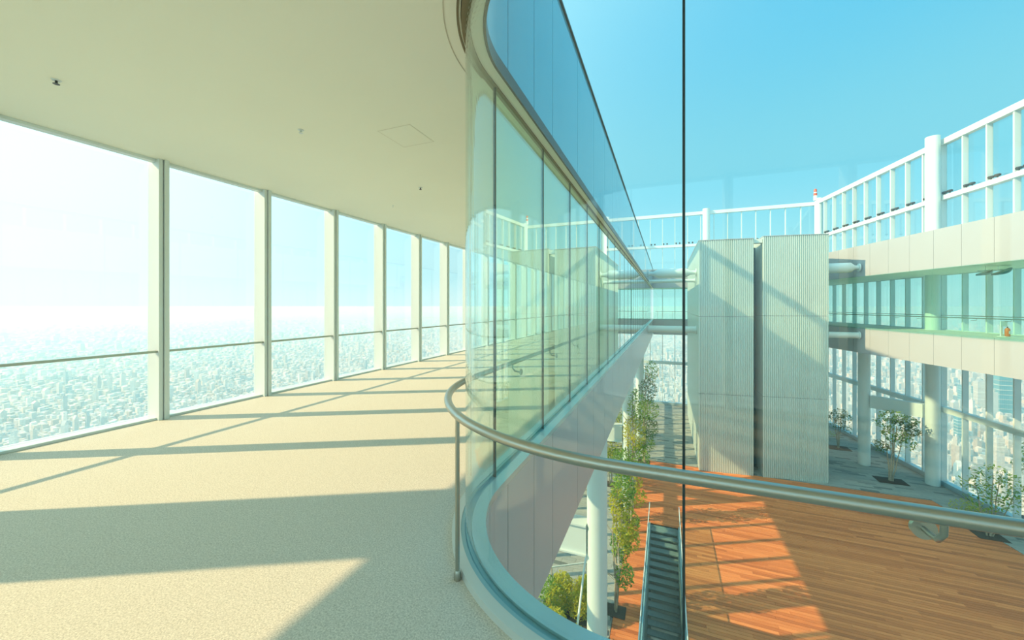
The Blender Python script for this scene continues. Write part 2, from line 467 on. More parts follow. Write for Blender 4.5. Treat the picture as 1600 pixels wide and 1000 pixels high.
members((outx(2), 2.0), (outx(FARO), FARO))

# ---------------- wing fascias, roof fascias, court glass of the far and right wings
def wing_court(p, q, pitch, gm):
    p, q = Vector(p), Vector(q); L = (q - p).length; d = (q - p) / L; n = int(L / pitch)
    pitch = L / n
    r1 = empty('trim_%d' % members.n, (p.x, p.y, -1.45), kind='structure'); members.n += 1
    r2 = empty('trim_%d' % members.n, (p.x, p.y, 3.5), kind='structure'); members.n += 1
    nx = Vector((-d.y, d.x))
    for i in range(n):
        a, b = p + d * (pitch * i + .008), p + d * (pitch * (i + 1) - .008)
        obj('fascia_panel', MB().bar(a, b, -.03, 0, -1.55, .10), M['fascia'], r1)
        obj('fascia_panel', MB().bar(a, b, -.03, 0, 3.40, ZR), M['fascia'], r2)
    for i in range(n):
        a, b = p + d * (pitch * i + .004), p + d * (pitch * (i + 1) - .004)
        w = window_root((a.x, a.y, 0))
        obj('pane', MB().bar(a, b, .05, .064, .03, 3.42), gm, w)
    return d
# directions chosen so that the wing lies on the left of p->q
wing_court((fasx(FARF), FARF), (CX - 1.1, FARF), 1.46, M['glass_wing'])
wing_court((fasx(2), 2.0), (fasx(FARF), FARF), 1.46, M['glass_wing'])

# ---------------- columns and cross beams
def column(name, x, y, z0, z1, r, label, group=None):
    root = empty(name, (x, y, z0), label, 'column', group)
    obj('shaft', MB().cyl(x, y, z0, z1, r, 40), M['steel_white'], root)
    obj('base_ring', MB().cyl(x, y, z0, z0 + .05, r + .03, 40), M['steel_white'], root)
    return root
cols_left = [(-1.95, 11.85 + 10.4 * i) for i in range(3)]
lbl = ['round white column nearest the glass, rising past the yellow shrubs', 'round white column behind the nearest plaza column, among slim trees', 'farthest round white column under the glazed gallery on the window side']
for (x, y), lb in zip(cols_left, lbl):
    column('round_column', x, y, ZD - .06, -1.6 + .35, .305, lb)
for i, ((x, y), lb) in enumerate(zip(cols_left, ['white box beam joining the nearest plaza column to the facade', 'white box beam joining the middle plaza column to the facade', 'white box beam joining the farthest plaza column to the facade'])):
    root = empty('box_beam', (x, y, -6.1), lb, 'beam')
    obj('web', MB().box(-6.1, x - .30, y - .2, y + .2, -6.07, -5.23), M['steel_white'], root)
    obj('flange', MB().box(-6.1, x - .30, y - .27, y + .27, -5.23, -5.18), M['steel_white'], root)
    obj('flange', MB().box(-6.1, x - .30, y - .27, y + .27, -6.12, -6.07), M['steel_white'], root)
c1 = (13.04, 34.4); c2 = (15.55, 32.1)
column('round_column', *c1, ZD - .06, -1.4, .34, 'thick round column under the far gallery beside the ribbed tower')
column('round_column', *c2, ZD - .06, 12.1, .34, 'tall thick round column by the facade, rising through the roof screen')
column('round_column', 14.0, 46.2, 0, 12.1, .34, 'round column at the corner of the roof screen under the red beacon')
column('round_column', 4.12, 46.6, ZD - .06, 12.1, .36, 'round column rising through the far roof screen above the ribbed tower')
root = empty('box_beam', (c1[0], c1[1], -5.9), 'pale box beam between the two thick columns by the facade', 'beam')
d = (Vector(c2) - Vector(c1)).normalized()
obj('web', MB().bar(Vector(c1) + d * .4, Vector(c2) - d * .4, -.2, .2, -5.6, -4.75), M['steel_white'], root)
column('corner_column', -5.95, -.07, 0, 3.43, .39, 'thick round column in the corridor corner')

# ---------------- corridor fittings
root = empty('guard_rail', (XL - .07, 20, .9), 'slim pale rail running along the corridor windows at waist height', 'rail')
obj('rail', MB().box(XL - .11, XL - .05, NEARY + .3, FARO - .4, .885, .915), M['steel'], root)
# round handrail along the court glass
root = empty('handrail', (CX - 1.37, CY, .9), 'brushed steel handrail curving along the inside of the court glass', 'handrail')
pts = [(*ring(1.37, s), .9) for s in ([sX(11), sX(6), sX(2), sX(1)] + [i / 24 for i in range(25)] + [sY(4), sY(8), sY(20), sY(42)])]
obj('rail', MB().tube(pts, .024, 16), M['steel'], root)
def bracket(s):
    p, q, w = ring(1.37, s), ring(1.37, s), ring(1.262, s)
    o = obj('bracket', MB().tube([(*ring(1.365, s), .885), (*ring(1.362, s), .845), (*ring(1.335, s), .815), (*ring(1.30, s), .812), (*ring(1.27, s), .812)], [.009] * 5, 10), M['steel'], root)
    m = MB(); a, b = Vector((*ring(1.274, s), .812)), Vector((*ring(1.26, s), .812))
    m.tube([a, b], .032, 20)
    obj('glass_disc', m, M['steel'], o)
for s in [sX(.74), sX(2.14), sX(3.54)] + [sY(3.73 + 1.4 * i) for i in range(16)]: bracket(s)
pp = at(721, 903, 0); dv = Vector((pp.x - CX, pp.y - CY)).normalized() * 1.37
px, py = CX + dv.x, CY + dv.y
obj('post', MB().tube([(px, py, .04), (px, py, .88)], .012, 12), M['steel'], root)
obj('post_foot', MB().tube([(px, py, .0), (px, py, .035), (px, py, .05)], [.020, .019, .012], 16), M['steel'], root)

# ceiling details
for i, (x, y, lb) in enumerate([(88, 125, 'small ceiling sprinkler near the first window'), (470, 203, 'small ceiling sprinkler in the middle of the ceiling'), (657, 293, 'small dark ceiling sprinkler close to the curved glass'), (614, 321, 'tiny ceiling sensor near the far windows')]):
    p = at(x, y, 3.43)
    r = .022 if i < 3 else .01
    root = empty('ceiling_sprinkler', (p.x, p.y, 3.43), lb, 'sprinkler')
    obj('rose', MB().tube([(p.x, p.y, 3.4295), (p.x, p.y, 3.423)], [r * 1.5, r * 1.2], 20), M['white'], root)
    obj('head', MB().tube([(p.x, p.y, 3.424), (p.x, p.y, 3.40), (p.x, p.y, 3.397), (p.x, p.y, 3.394)], [r * .4, r * .4, r, r], 14), M['dark'] if i in (0, 2) else M['white'], root)
root = empty('access_hatch', (-2.73, 3.6, 3.43), 'square flush access hatch in the cream ceiling', 'hatch')
hx0, hx1, hy0, hy1 = -2.95, -2.52, 3.36, 3.82
fr = MB()
for b_ in ((hx0, hx1, hy0, hy0 + .002), (hx0, hx1, hy1 - .002, hy1), (hx0, hx0 + .002, hy0, hy1), (hx1 - .002, hx1, hy0, hy1)): fr.box(*b_, 3.4285, 3.4299)
obj('edge', fr, M['groove'], root)
obj('panel', MB().box(hx0 + .008, hx1 - .008, hy0 + .008, hy1 - .008, 3.4275, 3.4299), M['ceiling'], root)

# ---------------- timber deck
YD1, XD0 = 29.4, -1.75
def deck_x1(y): return outx(y) - 2.5
deck = obj('deck', MB().prism([(XD0, 6), (-.72, 6), (-.72, 20.95), (.58, 20.95), (.58, 6), (deck_x1(6), 6), (deck_x1(YD1), YD1), (XD0, YD1)], ZD - .058, ZD - .035), M['seal'], kind='structure')
PW, BL = .15, 3.6
plank_me = mesh('plank', MB().box(0, BL - .008, 0, PW - .013, ZD - .034, ZD), M['plank'])
rest = MB(); cnt = 0; rows = int((YD1 - 6) / PW)
for r in range(rows):
    y = 6 + r * PW
    segs = [(XD0, deck_x1(y))] if y > 20.9 else [(XD0, -.74), (.6, deck_x1(y))]
    for (xa, xb) in segs:
        x = xa - random.uniform(0, BL)
        while x < xb:
            a, b = max(x, xa), min(x + BL, xb)
            if b - a > .15:
                dpt = -SY * (a + b) / 2 + CY_ * y; u = 800 + F_PX * (CY_ * (a + b) / 2 + SY * y) / dpt; v = HOR + (EYE - ZD) * F_PX / dpt
                if a == x and b == x + BL and cnt < 290 and 960 < u < 1640 and 760 < v < 1060 and y < 21.5:
                    o = inst('plank', plank_me, deck, (a, y, 0)); cnt += 1
                else:
                    rest.box(a, b - .008, y, y + PW - .013, ZD - .034, ZD)
            x += BL
obj('plank', rest, M['plank'], deck, kind='stuff')

# ---------------- stone pavers
pav = obj('pavement', MB().prism([(-6.35, 6), (XD0 - .02, 6), (XD0 - .02, YD1 + .02), (deck_x1(YD1), YD1 + .02), (outx(YD1) - .35, YD1 + .02), (outx(FARO) - .35, FARO - .35), (-6.35, FARO - .35)], ZD - .058, ZD - .04), M['stone_base'], kind='structure')
PL, PH = .9, .22
pme = mesh('paver', MB().box(0, PL - .008, 0, PH - .008, ZD - .04, ZD), M['paver'])
rest = MB(); cnt = 0
def inbeds(x, y): return False
y = 6.0; row = 0
while y < FARO - .5:
    xe = XD0 - .02 if y < YD1 else outx(y) - .36
    x = -6.35 - (row % 3) * .3
    while x < xe:
        a, b = max(x, -6.35), min(x + PL, xe)
        if b - a > .1:
            if a == x and b == x + PL and x > -5.2 and 12.5 < y < 26 and x + PL < -1.7 and cnt < 250:
                inst('paver', pme, pav, (a, y, 0)); cnt += 1
            else: rest.box(a, b - .008, y, y + PH - .008, ZD - .04, ZD)
        x += PL
    y += PH; row += 1
y = 6.0
while y < YD1:
    xa, xb = deck_x1(y) + .02, outx(y) - .36
    x = xa
    while x < xb - .05:
        b = min(x + PL, xb); rest.box(x, b - .008, y, y + PH - .008, ZD - .04, ZD); x += PL
    y += PH
obj('paver', rest, M['paver'], pav, kind='stuff')

# ---------------- stairwell cut in the deck with glass balustrades
root = empty('stairwell', (-.07, 14.4, ZD), 'narrow open stairwell in the timber deck between glass balustrades', 'stairwell')
sx0, sx1, sy0, sy1 = -.70, .56, 6.2, 20.9
obj('side_wall', MB().box(sx0 - .02, sx0, sy0, sy1, ZD - 6, ZD - .062), M['stairwall'], root)
obj('side_wall', MB().box(sx1, sx1 + .02, sy0, sy1, ZD - 6, ZD - .062), M['stairwall'], root)
obj('end_wall', MB().box(sx0, sx1, sy1, sy1 + .02, ZD - 6, ZD - .062), M['stairwall'], root)
rise, go = .15, .32
ns = 34
for i in range(ns):
    y1 = sy1 - i * go
    obj('tread', MB().box(sx0 + .005, sx1 - .005, y1 - go + .002, y1 - .004, ZD - (i + 1) * rise - .05, ZD - (i + 1) * rise), M['stair'], root)
for k, x in enumerate((sx0 - .06, sx1 + .06)):
    for i in range(7):
        y0 = sy0 + i * 2.11
        b = obj('balustrade_pane', MB().box(x - .008, x + .008, y0, y0 + 2.10, ZD + .05, ZD + 1.06), M['glass_rail'], root)
    obj('balustrade_shoe', MB().box(x - .03, x + .03, sy0, sy1 + .05, ZD, ZD + .06), M['ledge'], root)
    obj('top_rail', MB().box(x - .018, x + .018, sy0, sy1 + .05, ZD + 1.06, ZD + 1.085), M['steel_white'], root)

# ---------------- ribbed service towers
def tower(name, label, P, Q, yb, zt, first):
    """P, Q: front corners on plan; runs straight back to yb"""
    P, Q = Vector(P), Vector(Q)
    root = empty(name, (P.x, P.y, ZD), label, 'tower')
    zs = [ZD, ZD + (zt - ZD) * .335, ZD + (zt - ZD) * .67, zt]
    core = [(P.x + .1, P.y + .12), (Q.x - .1, Q.y + .12), (Q.x - .1, yb - .05), (P.x + .1, yb - .05)]
    obj('core', MB().prism(core, ZD - .05, zt - .05), M['fascia'], root)
    def ribbed(a, b, z0, z1, cap0=True):
        d = (b - a); L = d.length; d /= L; nrm = Vector((d.y, -d.x))
        n = max(1, int(L / .11)); w = L / n
        prof = []
        for i in range(n):
            o = a + d * (w * i)
            prof += [o, o + d * (w * .44), o + d * (w * .50) - nrm * .07, o + d * (w * .94) - nrm * .07]
        prof.append(b)
        m = MB(); k = len(prof)
        vs = [(p.x, p.y, z0) for p in prof] + [(p.x, p.y, z1) for p in prof]
        m.add(vs, [(i, i + 1, k + i + 1, k + i) for i in range(k - 1)])
        # returned edges at the panel's head and foot
        back = [(p - nrm * 0) for p in prof]
        vs2 = [(p.x, p.y, z1) for p in prof] + [((p - nrm * .09).x, (p - nrm * .09).y, z1) for p in (a, b)]
        m.add(vs2, [tuple(range(k)) + (k + 1, k)])
        return m
    sides = [(P, Q), (Vector((P.x, yb)), P), (Q, Vector((Q.x, yb)))]
    for a, b in sides:
        for i in range(3):
            obj('ribbed_panel', ribbed(a, b, zs[i] + (.0 if i == 0 else .012), zs[i + 1] - .012), M['tower'], root)
    tower.last = root
    obj('coping', MB().prism([(P.x - .02, P.y - .02), (Q.x + .02, Q.y - .02), (Q.x + .02, yb), (P.x - .02, yb)], zt - .012, zt + .03), M['fascia'], root)
    return root
tower('service_tower', 'pale ribbed metal service tower, the narrower block beside the far trees', (2.10, 28.9), (5.38, 29.28), 43.5, 5.95, True)
sl_ = tower.last
obj('gap_shade_sheet', MB().box(5.39, 5.80, 31.0, 31.05, ZD - .03, 5.55), M['gapshade'], sl_)  # dark sheet added to paint the shade between the two blocks
obj('slot_header', MB().box(5.39, 5.90, 29.45, 29.9, 5.66, 5.92), M['tower'], sl_)
tower('service_tower', 'pale ribbed metal service tower, the wider block by the thick column', (5.92, 29.30), (9.56, 29.86), 40.5, 6.05, False)

# bracing tubes between towers and galleries
def brace(x0, x1, y, z, r, label, taper=True):
    root = empty('bracing_tube', ((x0 + x1) / 2, y, z), label, 'tube')
    L = x1 - x0
    if taper:
        obj('tube', MB().tube([(x0, y, z), (x0 + L * .12, y, z), (x0 + L * .22, y, z), (x1 - L * .22, y, z), (x1 - L * .12, y, z), (x1, y, z)], [r * .4, r * .45, r, r, r * .45, r * .4], 20), M['steel_white'], root)
    else:
        obj('tube', MB().tube([(x0, y, z), (x1, y, z)], r, 20), M['steel_white'], root)
    for x in (x0 + .03, x1 - .03):
        obj('end_plate', MB().tube([(x - .03, y, z), (x + .03, y, z)], r * 1.25 if not taper else r * .8, 20), M['steel_white'], root)
brace(-1.24, 2.09, 31.0, 3.95, .36, 'thick tapered white tube at roof height joining gallery and ribbed tower')
brace(-1.24, 2.09, 32.5, 3.45, .13, 'thin white tube just under the thick roof-height tube', False)
brace(-1.24, 2.09, 31.0, -.25, .26, 'white tube at gallery floor height left of the ribbed tower', False)
brace(9.56, fasx(31.5) - .04, 31.5, 4.0, .33, 'tapered white tube at roof height joining ribbed tower to far gallery')
brace(9.56, fasx(31.5) - .04, 31.5, -.42, .20, 'white tube at floor height joining ribbed tower to far gallery', False)

# ---------------- rails and fittings of the far-side gallery
for (nm, off, y0, y1, lb) in (('gallery_rail', .25, 5, 43, 'thin steel rail behind the glass of the far gallery'),):
    root = empty(nm, (fasx(20) + off, 20, .9), lb, 'rail')
    obj('rail', MB().tube([(fasx(y0) + off, y0, .92), (fasx(y1) + off, y1, .92)], .024, 10), M['steel'], root)
    for i in range(26):
        y = 6 + i * 1.43
        obj('bracket', MB().tube([(fasx(y) + off, y, .91), (fasx(y) + off, y, .83), (fasx(y) + .06, y, .82)], .012, 8), M['steel'], root)
root = empty('window_rail', (outx(20) - .35, 20, .9), 'thin steel rail along the outer windows of the far gallery', 'rail')
obj('rail', MB().tube([(outx(3) - .38, 3, .92), (outx(46) - .38, 46, .92)], .022, 10), M['steel'], root)
root = empty('end_gallery_rail', (4, FARF + .3, 0), 'thin steel rail behind the glass of the end gallery', 'rail')
obj('rail', MB().tube([(-1, FARF + .3, .92), (10, FARF + .3, .92)], .024, 10), M['steel'], root)
for i in range(8): obj('post', MB().tube([(-.8 + 1.5 * i, FARF + .3, 0), (-.8 + 1.5 * i, FARF + .3, .91)], .014, 8), M['steel'], root)

# sign stand with extinguisher in the far gallery
p = at(1571, 524.5, 0)
p.y = 22.0; 
r_ = (1570 - 800) / F_PX; t_ = 22.6
def ray_xy(px, depth): r = (px - 800) / F_PX; return (-SY * depth + CY_ * r * depth, CY_ * depth + SY * r * depth)
ex, ey = ray_xy(1571, 18.6)
root = empty('sign_stand', (ex, ey, 0), 'small white stand with square notice plate in the far gallery', 'sign')
ux = Vector((CY_, SY)); uy = Vector((-SY, CY_))
def loc(a, b): v = Vector((ex, ey)) + ux * a + uy * b; return (v.x, v.y)
def lbox(a0, a1, b0, b1, z0, z1): return MB().prism([loc(a0, b0), loc(a1, b0), loc(a1, b1), loc(a0, b1)], z0, z1)
obj('base_plate', lbox(-.16, .30, -.15, .2, 0, .02), M['signwhite'], root)
obj('post', lbox(-.15, -.07, .05, .10, .02, .62), M['signwhite'], root)
obj('notice_plate', lbox(-.20, .12, .02, .045, .50, .76), M['signwhite'], root)
root = empty('fire_extinguisher', (*loc(.06, .03), .02), 'orange red extinguisher standing on the white sign stand base', 'extinguisher')
q = loc(.06, -.03)
obj('cylinder', MB().tube([(*q, .022), (*q, .03), (*q, .36), (*q, .42), (*q, .44)], [.08, .09, .09, .05, .025], 18), M['orange'], root)
obj('valve', MB().tube([(*q, .44), (*q, .49)], .022, 10), M['dark'], root)
obj('label', lbox(.01, .11, -.125, -.121, .14, .28), M['signwhite'], root)

# hanging twin lamp in the far gallery
hx, hy = ray_xy(1556, 18.3)
ex, ey = hx, hy
root = empty('ceiling_lamp', (hx, hy, 3.43), 'twin winged lamp hanging from the far gallery ceiling', 'lamp')
obj('bar', MB().tube([(*loc(-.85, 0), 3.17), (*loc(.32, .0), 3.23)], .03, 10), M['white'], root)
for a in (-.5, .1): obj('hanger', MB().tube([(*loc(a, 0), 3.18), (*loc(a, 0), 3.43)], .012, 8), M['white'], root)
def wing(a0, a1, z0, z1):
    m = MB(); n = 10; vs = []
    for i in range(n + 1):
        t = i / n; a = a0 + (a1 - a0) * t; z = z0 + (z1 - z0) * (t ** 1.6); w = .02 + .2 * math.sin(math.pi * min(1, .12 + t * .85))
        x0, y0 = loc(a, -w); x1, y1 = loc(a, w)
        vs += [(x0, y0, z + .03), (x1, y1, z + .03), (x1, y1, z - .05), (x0, y0, z - .05)]
    fs = [(i * 4 + k, i * 4 + (k + 1) % 4, i * 4 + 4 + (k + 1) % 4, i * 4 + 4 + k) for i in range(n) for k in range(4)] + [(0, 3, 2, 1), (n * 4, n * 4 + 1, n * 4 + 2, n * 4 + 3)]
    return m.add(vs, fs, True)
obj('lamp_wing', wing(-.85, -.2, 3.0, 3.2), M['tealtower'], root)
obj('lamp_wing', wing(-.1, .75, 3.02, 3.32), M['tealtower'], root)

# ---------------- floodlights on the middle rail of the roof screens
ORD = 'first second third fourth fifth sixth seventh eighth ninth tenth eleventh twelfth thirteenth fourteenth fifteenth sixteenth seventeenth eighteenth nineteenth twentieth twenty-first twenty-second twenty-third twenty-fourth'.split()
def flood(x, y, rz, lab):
    r = empty('screen_floodlight', (x, y, ZM + .12), lab, 'floodlight', 'floodlights on the roof screen rail', rz=rz)
    inst('housing', FH, r); inst('foot', FF, r)
FH = mesh('housing', MB().tube([(0, -.12, .14), (0, -.10, .15), (0, .08, .20), (0, .12, .20)], [.06, .085, .075, .05], 12), M['dark'])
FF = mesh('foot', MB().box(-.02, .02, -.02, .02, 0, .15), M['dark'])
for i in range(8, 31):
    for k in (.90, 1.26):
        y = 2.2 - rd.y * 1.447 * (i + 0) + (-rd.y) * k; x = outx(y)
        flood(x - .22, y, math.atan2(rd.y, rd.x), 'dark floodlight, %s of the pair in the %s screen bay this side of the beacon' % ('farther' if k > 1 else 'nearer', ORD[30 - i]))
for i in range(14):
    for k in (-.16, .20):
        flood(outx(FARO) - 1.305 * (i + .8) + k, FARO - .22, 0, 'dark floodlight, %s of the pair in the %s end screen bay from the beacon' % ('beacon side' if k > 0 else 'far side', ORD[i]))

# red and white obstruction beacon on the corner column
bx, by = 13.7, 46.1
root = empty('obstruction_beacon', (bx, by, 12.0), 'red and white beacon mast on the corner of the roof screen', 'beacon')
obj('mast', MB().tube([(bx, by, 11.9), (bx, by, 12.35)], .16, 12), M['signwhite'], root)
obj('red_band', MB().tube([(bx, by, 12.35), (bx, by, 12.6)], .15, 12), M['red'], root)
obj('white_band', MB().tube([(bx, by, 12.6), (bx, by, 12.72)], .12, 12), M['signwhite'], root)
obj('lamp_cap', MB().tube([(bx, by, 12.72), (bx, by, 12.95), (bx, by, 13.05)], [.13, .13, .05], 12), M['red'], root)

# ---------------- planting
def foliage(blobs, n, size, seed):
    rnd = random.Random(seed); m = MB()
    tot = sum(b[3] * b[4] * b[5] for b in blobs)
    for bl in blobs:
        k = int(n * bl[3] * bl[4] * bl[5] / tot)
        for _ in range(k):
            while True:
                u, v, w = rnd.uniform(-1, 1), rnd.uniform(-1, 1), rnd.uniform(-1, 1)
                rr = u * u + v * v + w * w
                if rr < 1 and rnd.random() < .25 + .75 * rr: break
            c = Vector((bl[0] + u * bl[3], bl[1] + v * bl[4], bl[2] + w * bl[5]))
            a = Vector((rnd.uniform(-1, 1), rnd.uniform(-1, 1), rnd.uniform(-.6, .6))).normalized()
            b = a.cross(Vector((rnd.uniform(-.5, .5), rnd.uniform(-.5, .5), 1))).normalized()
            nn = a.cross(b); s = size * rnd.uniform(.6, 1.25)
            m.add([c - a * s, c + b * s * .42 + nn * s * .1, c + a * s, c - b * s * .42 + nn * s * .1], [(0, 1, 2, 3)])
    return m
def tree(name, base, stems, blobs, n, size, mats, label, seed, bed=None):
    rnd = random.Random(seed)
    root = empty(name, base, label, 'tree' if 'tree' in name else 'shrub')
    for i, (dx, dy, h, r) in enumerate(stems):
        m = MB(); pts = []
        x0, y0 = base[0] + dx * .15, base[1] + dy * .15
        k = 7
        for j in range(k + 1):
            t = j / k
            pts.append((x0 + dx * t + rnd.uniform(-.03, .03) * h * .3, y0 + dy * t + rnd.uniform(-.03, .03) * h * .3, base[2] - .06 + h * t))
        m.tube(pts, [r * (1 - .7 * j / k) for j in range(k + 1)], 7)
        for _ in range(7):
            j = rnd.randint(2, k); p = Vector(pts[j]); q = p + Vector((rnd.uniform(-1, 1), rnd.uniform(-1, 1), rnd.uniform(.3, .9))) * h * .13
            m.tube([p, (p + q) / 2 + Vector((0, 0, .03)), q], [r * .35, r * .25, r * .1], 5)
        obj('stem', m, M['bark'], root)
    for i, mt in enumerate(mats):
        obj('foliage', foliage([(base[0] + b[0], base[1] + b[1], base[2] + b[2], b[3], b[4], b[5]) for b in blobs[i::len(mats)]] if len(mats) > 1 else [(base[0] + b[0], base[1] + b[1], base[2] + b[2], b[3], b[4], b[5]) for b in blobs], n // len(mats), size, seed + i), M[mt], root, kind='stuff')
    if bed:
        obj('soil_bed', MB().box(base[0] - bed[0], base[0] + bed[0], base[1] - bed[1], base[1] + bed[1], ZD - .03, ZD + .015), M['soil'], root)
    return root
def up(px, py): v = at(px, py, ZD); return (v.x, v.y, ZD)
# slim trees along the column row
b = up(962, 955)
tree('slim_tree', b, [(.05, .1, 4.6, .05), (.18, -.05, 4.2, .04), (-.1, .1, 4.0, .04)],
     [(.25, .2, 4.4, .45, .45, .7), (.35, 0, 3.3, .5, .5, .7), (.15, .3, 2.3, .4, .4, .6), (.45, .1, 2.7, .42, .4, .5), (.3, 0, 1.4, .35, .35, .5), (.1, .1, 3.9, .4, .4, .6)], 2600, .075, ['leaf_green', 'leaf_yellow'],
     'slim multi-stem tree with yellow green leaves right of the nearest plaza column', 11, (.35, .3))
b = up(985, 800); b = (b[0] + .1, b[1] - .9, ZD)
tree('slim_tree', b, [(.1, .1, 6.6, .06), (.25, -.1, 5.6, .05), (-.15, .15, 5.2, .05)],
     [(.3, 0, 6.0, .5, .5, .9), (.15, .1, 4.6, .6, .6, .9), (.35, 0, 3.3, .6, .6, .8), (0, 0, 2.2, .6, .6, .7), (-.4, 0, 3.0, .6, .6, .8), (.2, .2, 1.2, .6, .6, .5)], 3400, .08, ['leaf_green', 'leaf_yellow'],
     'slim tree with green leaves in front of the middle plaza column', 12, (.4, .4))
b = up(1006, 722)
tree('slim_tree', b, [(.1, .1, 6.9, .06), (.3, -.1, 6.2, .05), (-.1, .15, 5.6, .05)],
     [(.5, 0, 6.5, .55, .55, .8), (.25, .1, 5.2, .65, .6, .9), (.3, 0, 3.8, .75, .7, .8), (.3, 0, 2.5, .75, .7, .8), (.1, 0, 1.3, .7, .7, .6)], 3200, .085, ['leaf_green', 'leaf_dark'],
     'tall slim green tree by the far paving beside the farthest plaza column', 13, (.4, .4))
b = up(962, 770)
tree('leafy_shrub', (b[0] - .4, b[1] + 1.0, ZD), [(.1, .1, 2.8, .05), (-.3, .15, 2.5, .04)],
     [(0, 0, 2.6, .8, .8, .8), (.3, 0, 1.5, .8, .8, .8), (-.5, 0, 1.6, .8, .8, .8)], 1800, .085, ['leaf_yellow', 'leaf_green'],
     'bushy yellow green shrub under the beam of the middle plaza column', 14, (.5, .4))
b = up(962, 690)
tree('leafy_shrub', (b[0] - .5, b[1], ZD), [(.1, .1, 2.8, .05)], [(0, 0, 2.4, 1.2, 1, .9), (.3, 0, 1.2, 1.2, 1, .9)], 1300, .1, ['leaf_green', 'leaf_yellow'],
     'bushy green shrub above the beam behind the middle plaza column', 15, (.5, .4))
# the low hedge by the nearest column: four shrubs
for i, (px_, py_, h, lb) in enumerate([(868, 958, 1.15, 'dark olive low shrub at the back of the hedge by the nearest column'), (905, 965, 1.2, 'yellow low shrub tight against the nearest plaza column'), (855, 1024, 1.1, 'bright yellow low shrub at the open edge of the hedge'), (884, 1056, 1.1, 'golden low shrub under the bent white pole')]):
    b = up(px_, py_)
    tree('low_shrub', b, [(.1, .05, .7, .03), (-.15, .1, .7, .03)], [(0, 0, .65, .6, .6, .62), (.2, .2, 1.05, .38, .38, .35), (-.22, -.1, .95, .38, .38, .4), (.1, -.3, .8, .38, .3, .4)], 2800, .055, ['leaf_yellow', 'leaf_yellow'] if i else ['leaf_green', 'leaf_yellow'], lb, 20 + i, (.55, .5))
# trees on the far paving
b = up(1310, 700)
tree('small_tree', b, [(.0, .0, 2.5, .05), (.2, .1, 2.7, .04), (-.2, .1, 2.4, .04)], [(.1, 0, 2.75, .6, .6, .35), (-.3, 0, 2.5, .5, .5, .35), (.5, 0, 2.4, .4, .4, .4), (.6, 0, 1.6, .3, .3, .4), (0, 0, 1.9, .5, .5, .4)], 700, .085, ['leaf_dark'], 'small tree standing between the ribbed tower and the thick round column', 31, (.7, .55))
b = up(1395, 748); b = (b[0] - .3, b[1] - .45, ZD)
tree('small_tree', b, [(.1, .0, 3.4, .06), (.3, .1, 3.6, .05), (-.2, .1, 3.1, .05), (.5, -.1, 3.0, .04)], [(.1, 0, 4.15, .7, .7, .4), (.7, 0, 3.9, .75, .6, .35), (-.3, 0, 3.7, .5, .5, .4), (1.0, 0, 3.3, .5, .5, .4), (.3, 0, 3.0, .8, .6, .5), (-.5, 0, 2.2, .45, .4, .4), (.8, 0, 2.5, .5, .5, .4)], 1500, .10, ['leaf_green', 'leaf_dark'], 'multi-stem tree with pale trunks between the two thick columns', 32, (.75, .5))
b = up(1546, 838)
tree('small_tree', b, [(.1, .0, 2.9, .04), (.4, .1, 3.0, .035), (-.4, .1, 2.6, .035), (.8, 0, 2.4, .03)], [(.1, 0, 3.1, .8, .7, .35), (.9, 0, 2.7, .6, .6, .35), (-.6, 0, 2.5, .7, .5, .4), (.3, 0, 2.2, 1.0, .6, .4), (-.2, 0, 1.6, .8, .6, .4), (1.0, 0, 1.7, .7, .6, .4)], 900, .085, ['leaf_green'], 'airy young tree by the facade behind the steel handrail', 33, (.55, .4))
b = up(1506, 800)
tree('low_shrub', b, [(.1, .05, .4, .02)], [(0, 0, .35, .7, .4, .3), (.4, -.3, .25, .4, .4, .2)], 600, .05, ['leaf_yellow'], 'low yellow green ground shrub at the foot of the facade glass', 34)
b = up(1592, 690 + 120)
tree('small_tree', (b[0] + .6, b[1] + .1, ZD), [(.1, .0, 3.2, .04), (.3, .1, 3.0, .04)], [(.1, 0, 3.6, .6, .6, .5), (-.2, 0, 2.8, .6, .6, .5), (.2, 0, 2.0, .5, .5, .4)], 700, .085, ['leaf_dark'], 'dark leaved tree at the edge of the frame by the facade', 35, (.5, .4))
b = up(1298, 688)
tree('low_shrub', (b[0] - .3, b[1] + .6, ZD), [(.1, .05, .4, .02)], [(0, 0, .4, .9, .5, .35)], 500, .06, ['leaf_green'], 'low green shrub bed behind the small tree by the tower', 36)

# bent white pole and short white handrail beside the hedge
p0, p1 = at(903, 1000, ZD + .6), at(916, 945, ZD + .6)
root = empty('bent_pole', (p0.x, p0.y, ZD), 'bent white pole rising through the hedge beside the nearest column', 'pole')
obj('pole', MB().tube([(p0.x - .12, p0.y - .55, ZD - .05), (p0.x - .1, p0.y - .4, ZD + .35), (p0.x, p0.y, ZD + 1.2), (p1.x, p1.y - .4, ZD + 2.1), (p1.x + .1, p1.y - .1, ZD + 2.9)], .035, 10), M['steel_white'], root)
a_, b_ = at(862, 886, ZD + .9), at(917, 879, ZD + .9)
root = empty('planter_rail', (a_.x, a_.y, ZD), 'short white handrail over the paving behind the hedge', 'rail')
obj('rail', MB().tube([(a_.x, a_.y, ZD + .9), (b_.x, b_.y, ZD + .9)], .03, 10), M['steel_white'], root)
for v in (a_, b_): obj('post', MB().tube([(v.x, v.y, ZD - .03), (v.x, v.y, ZD + .9)], .022, 8), M['bark'], root)

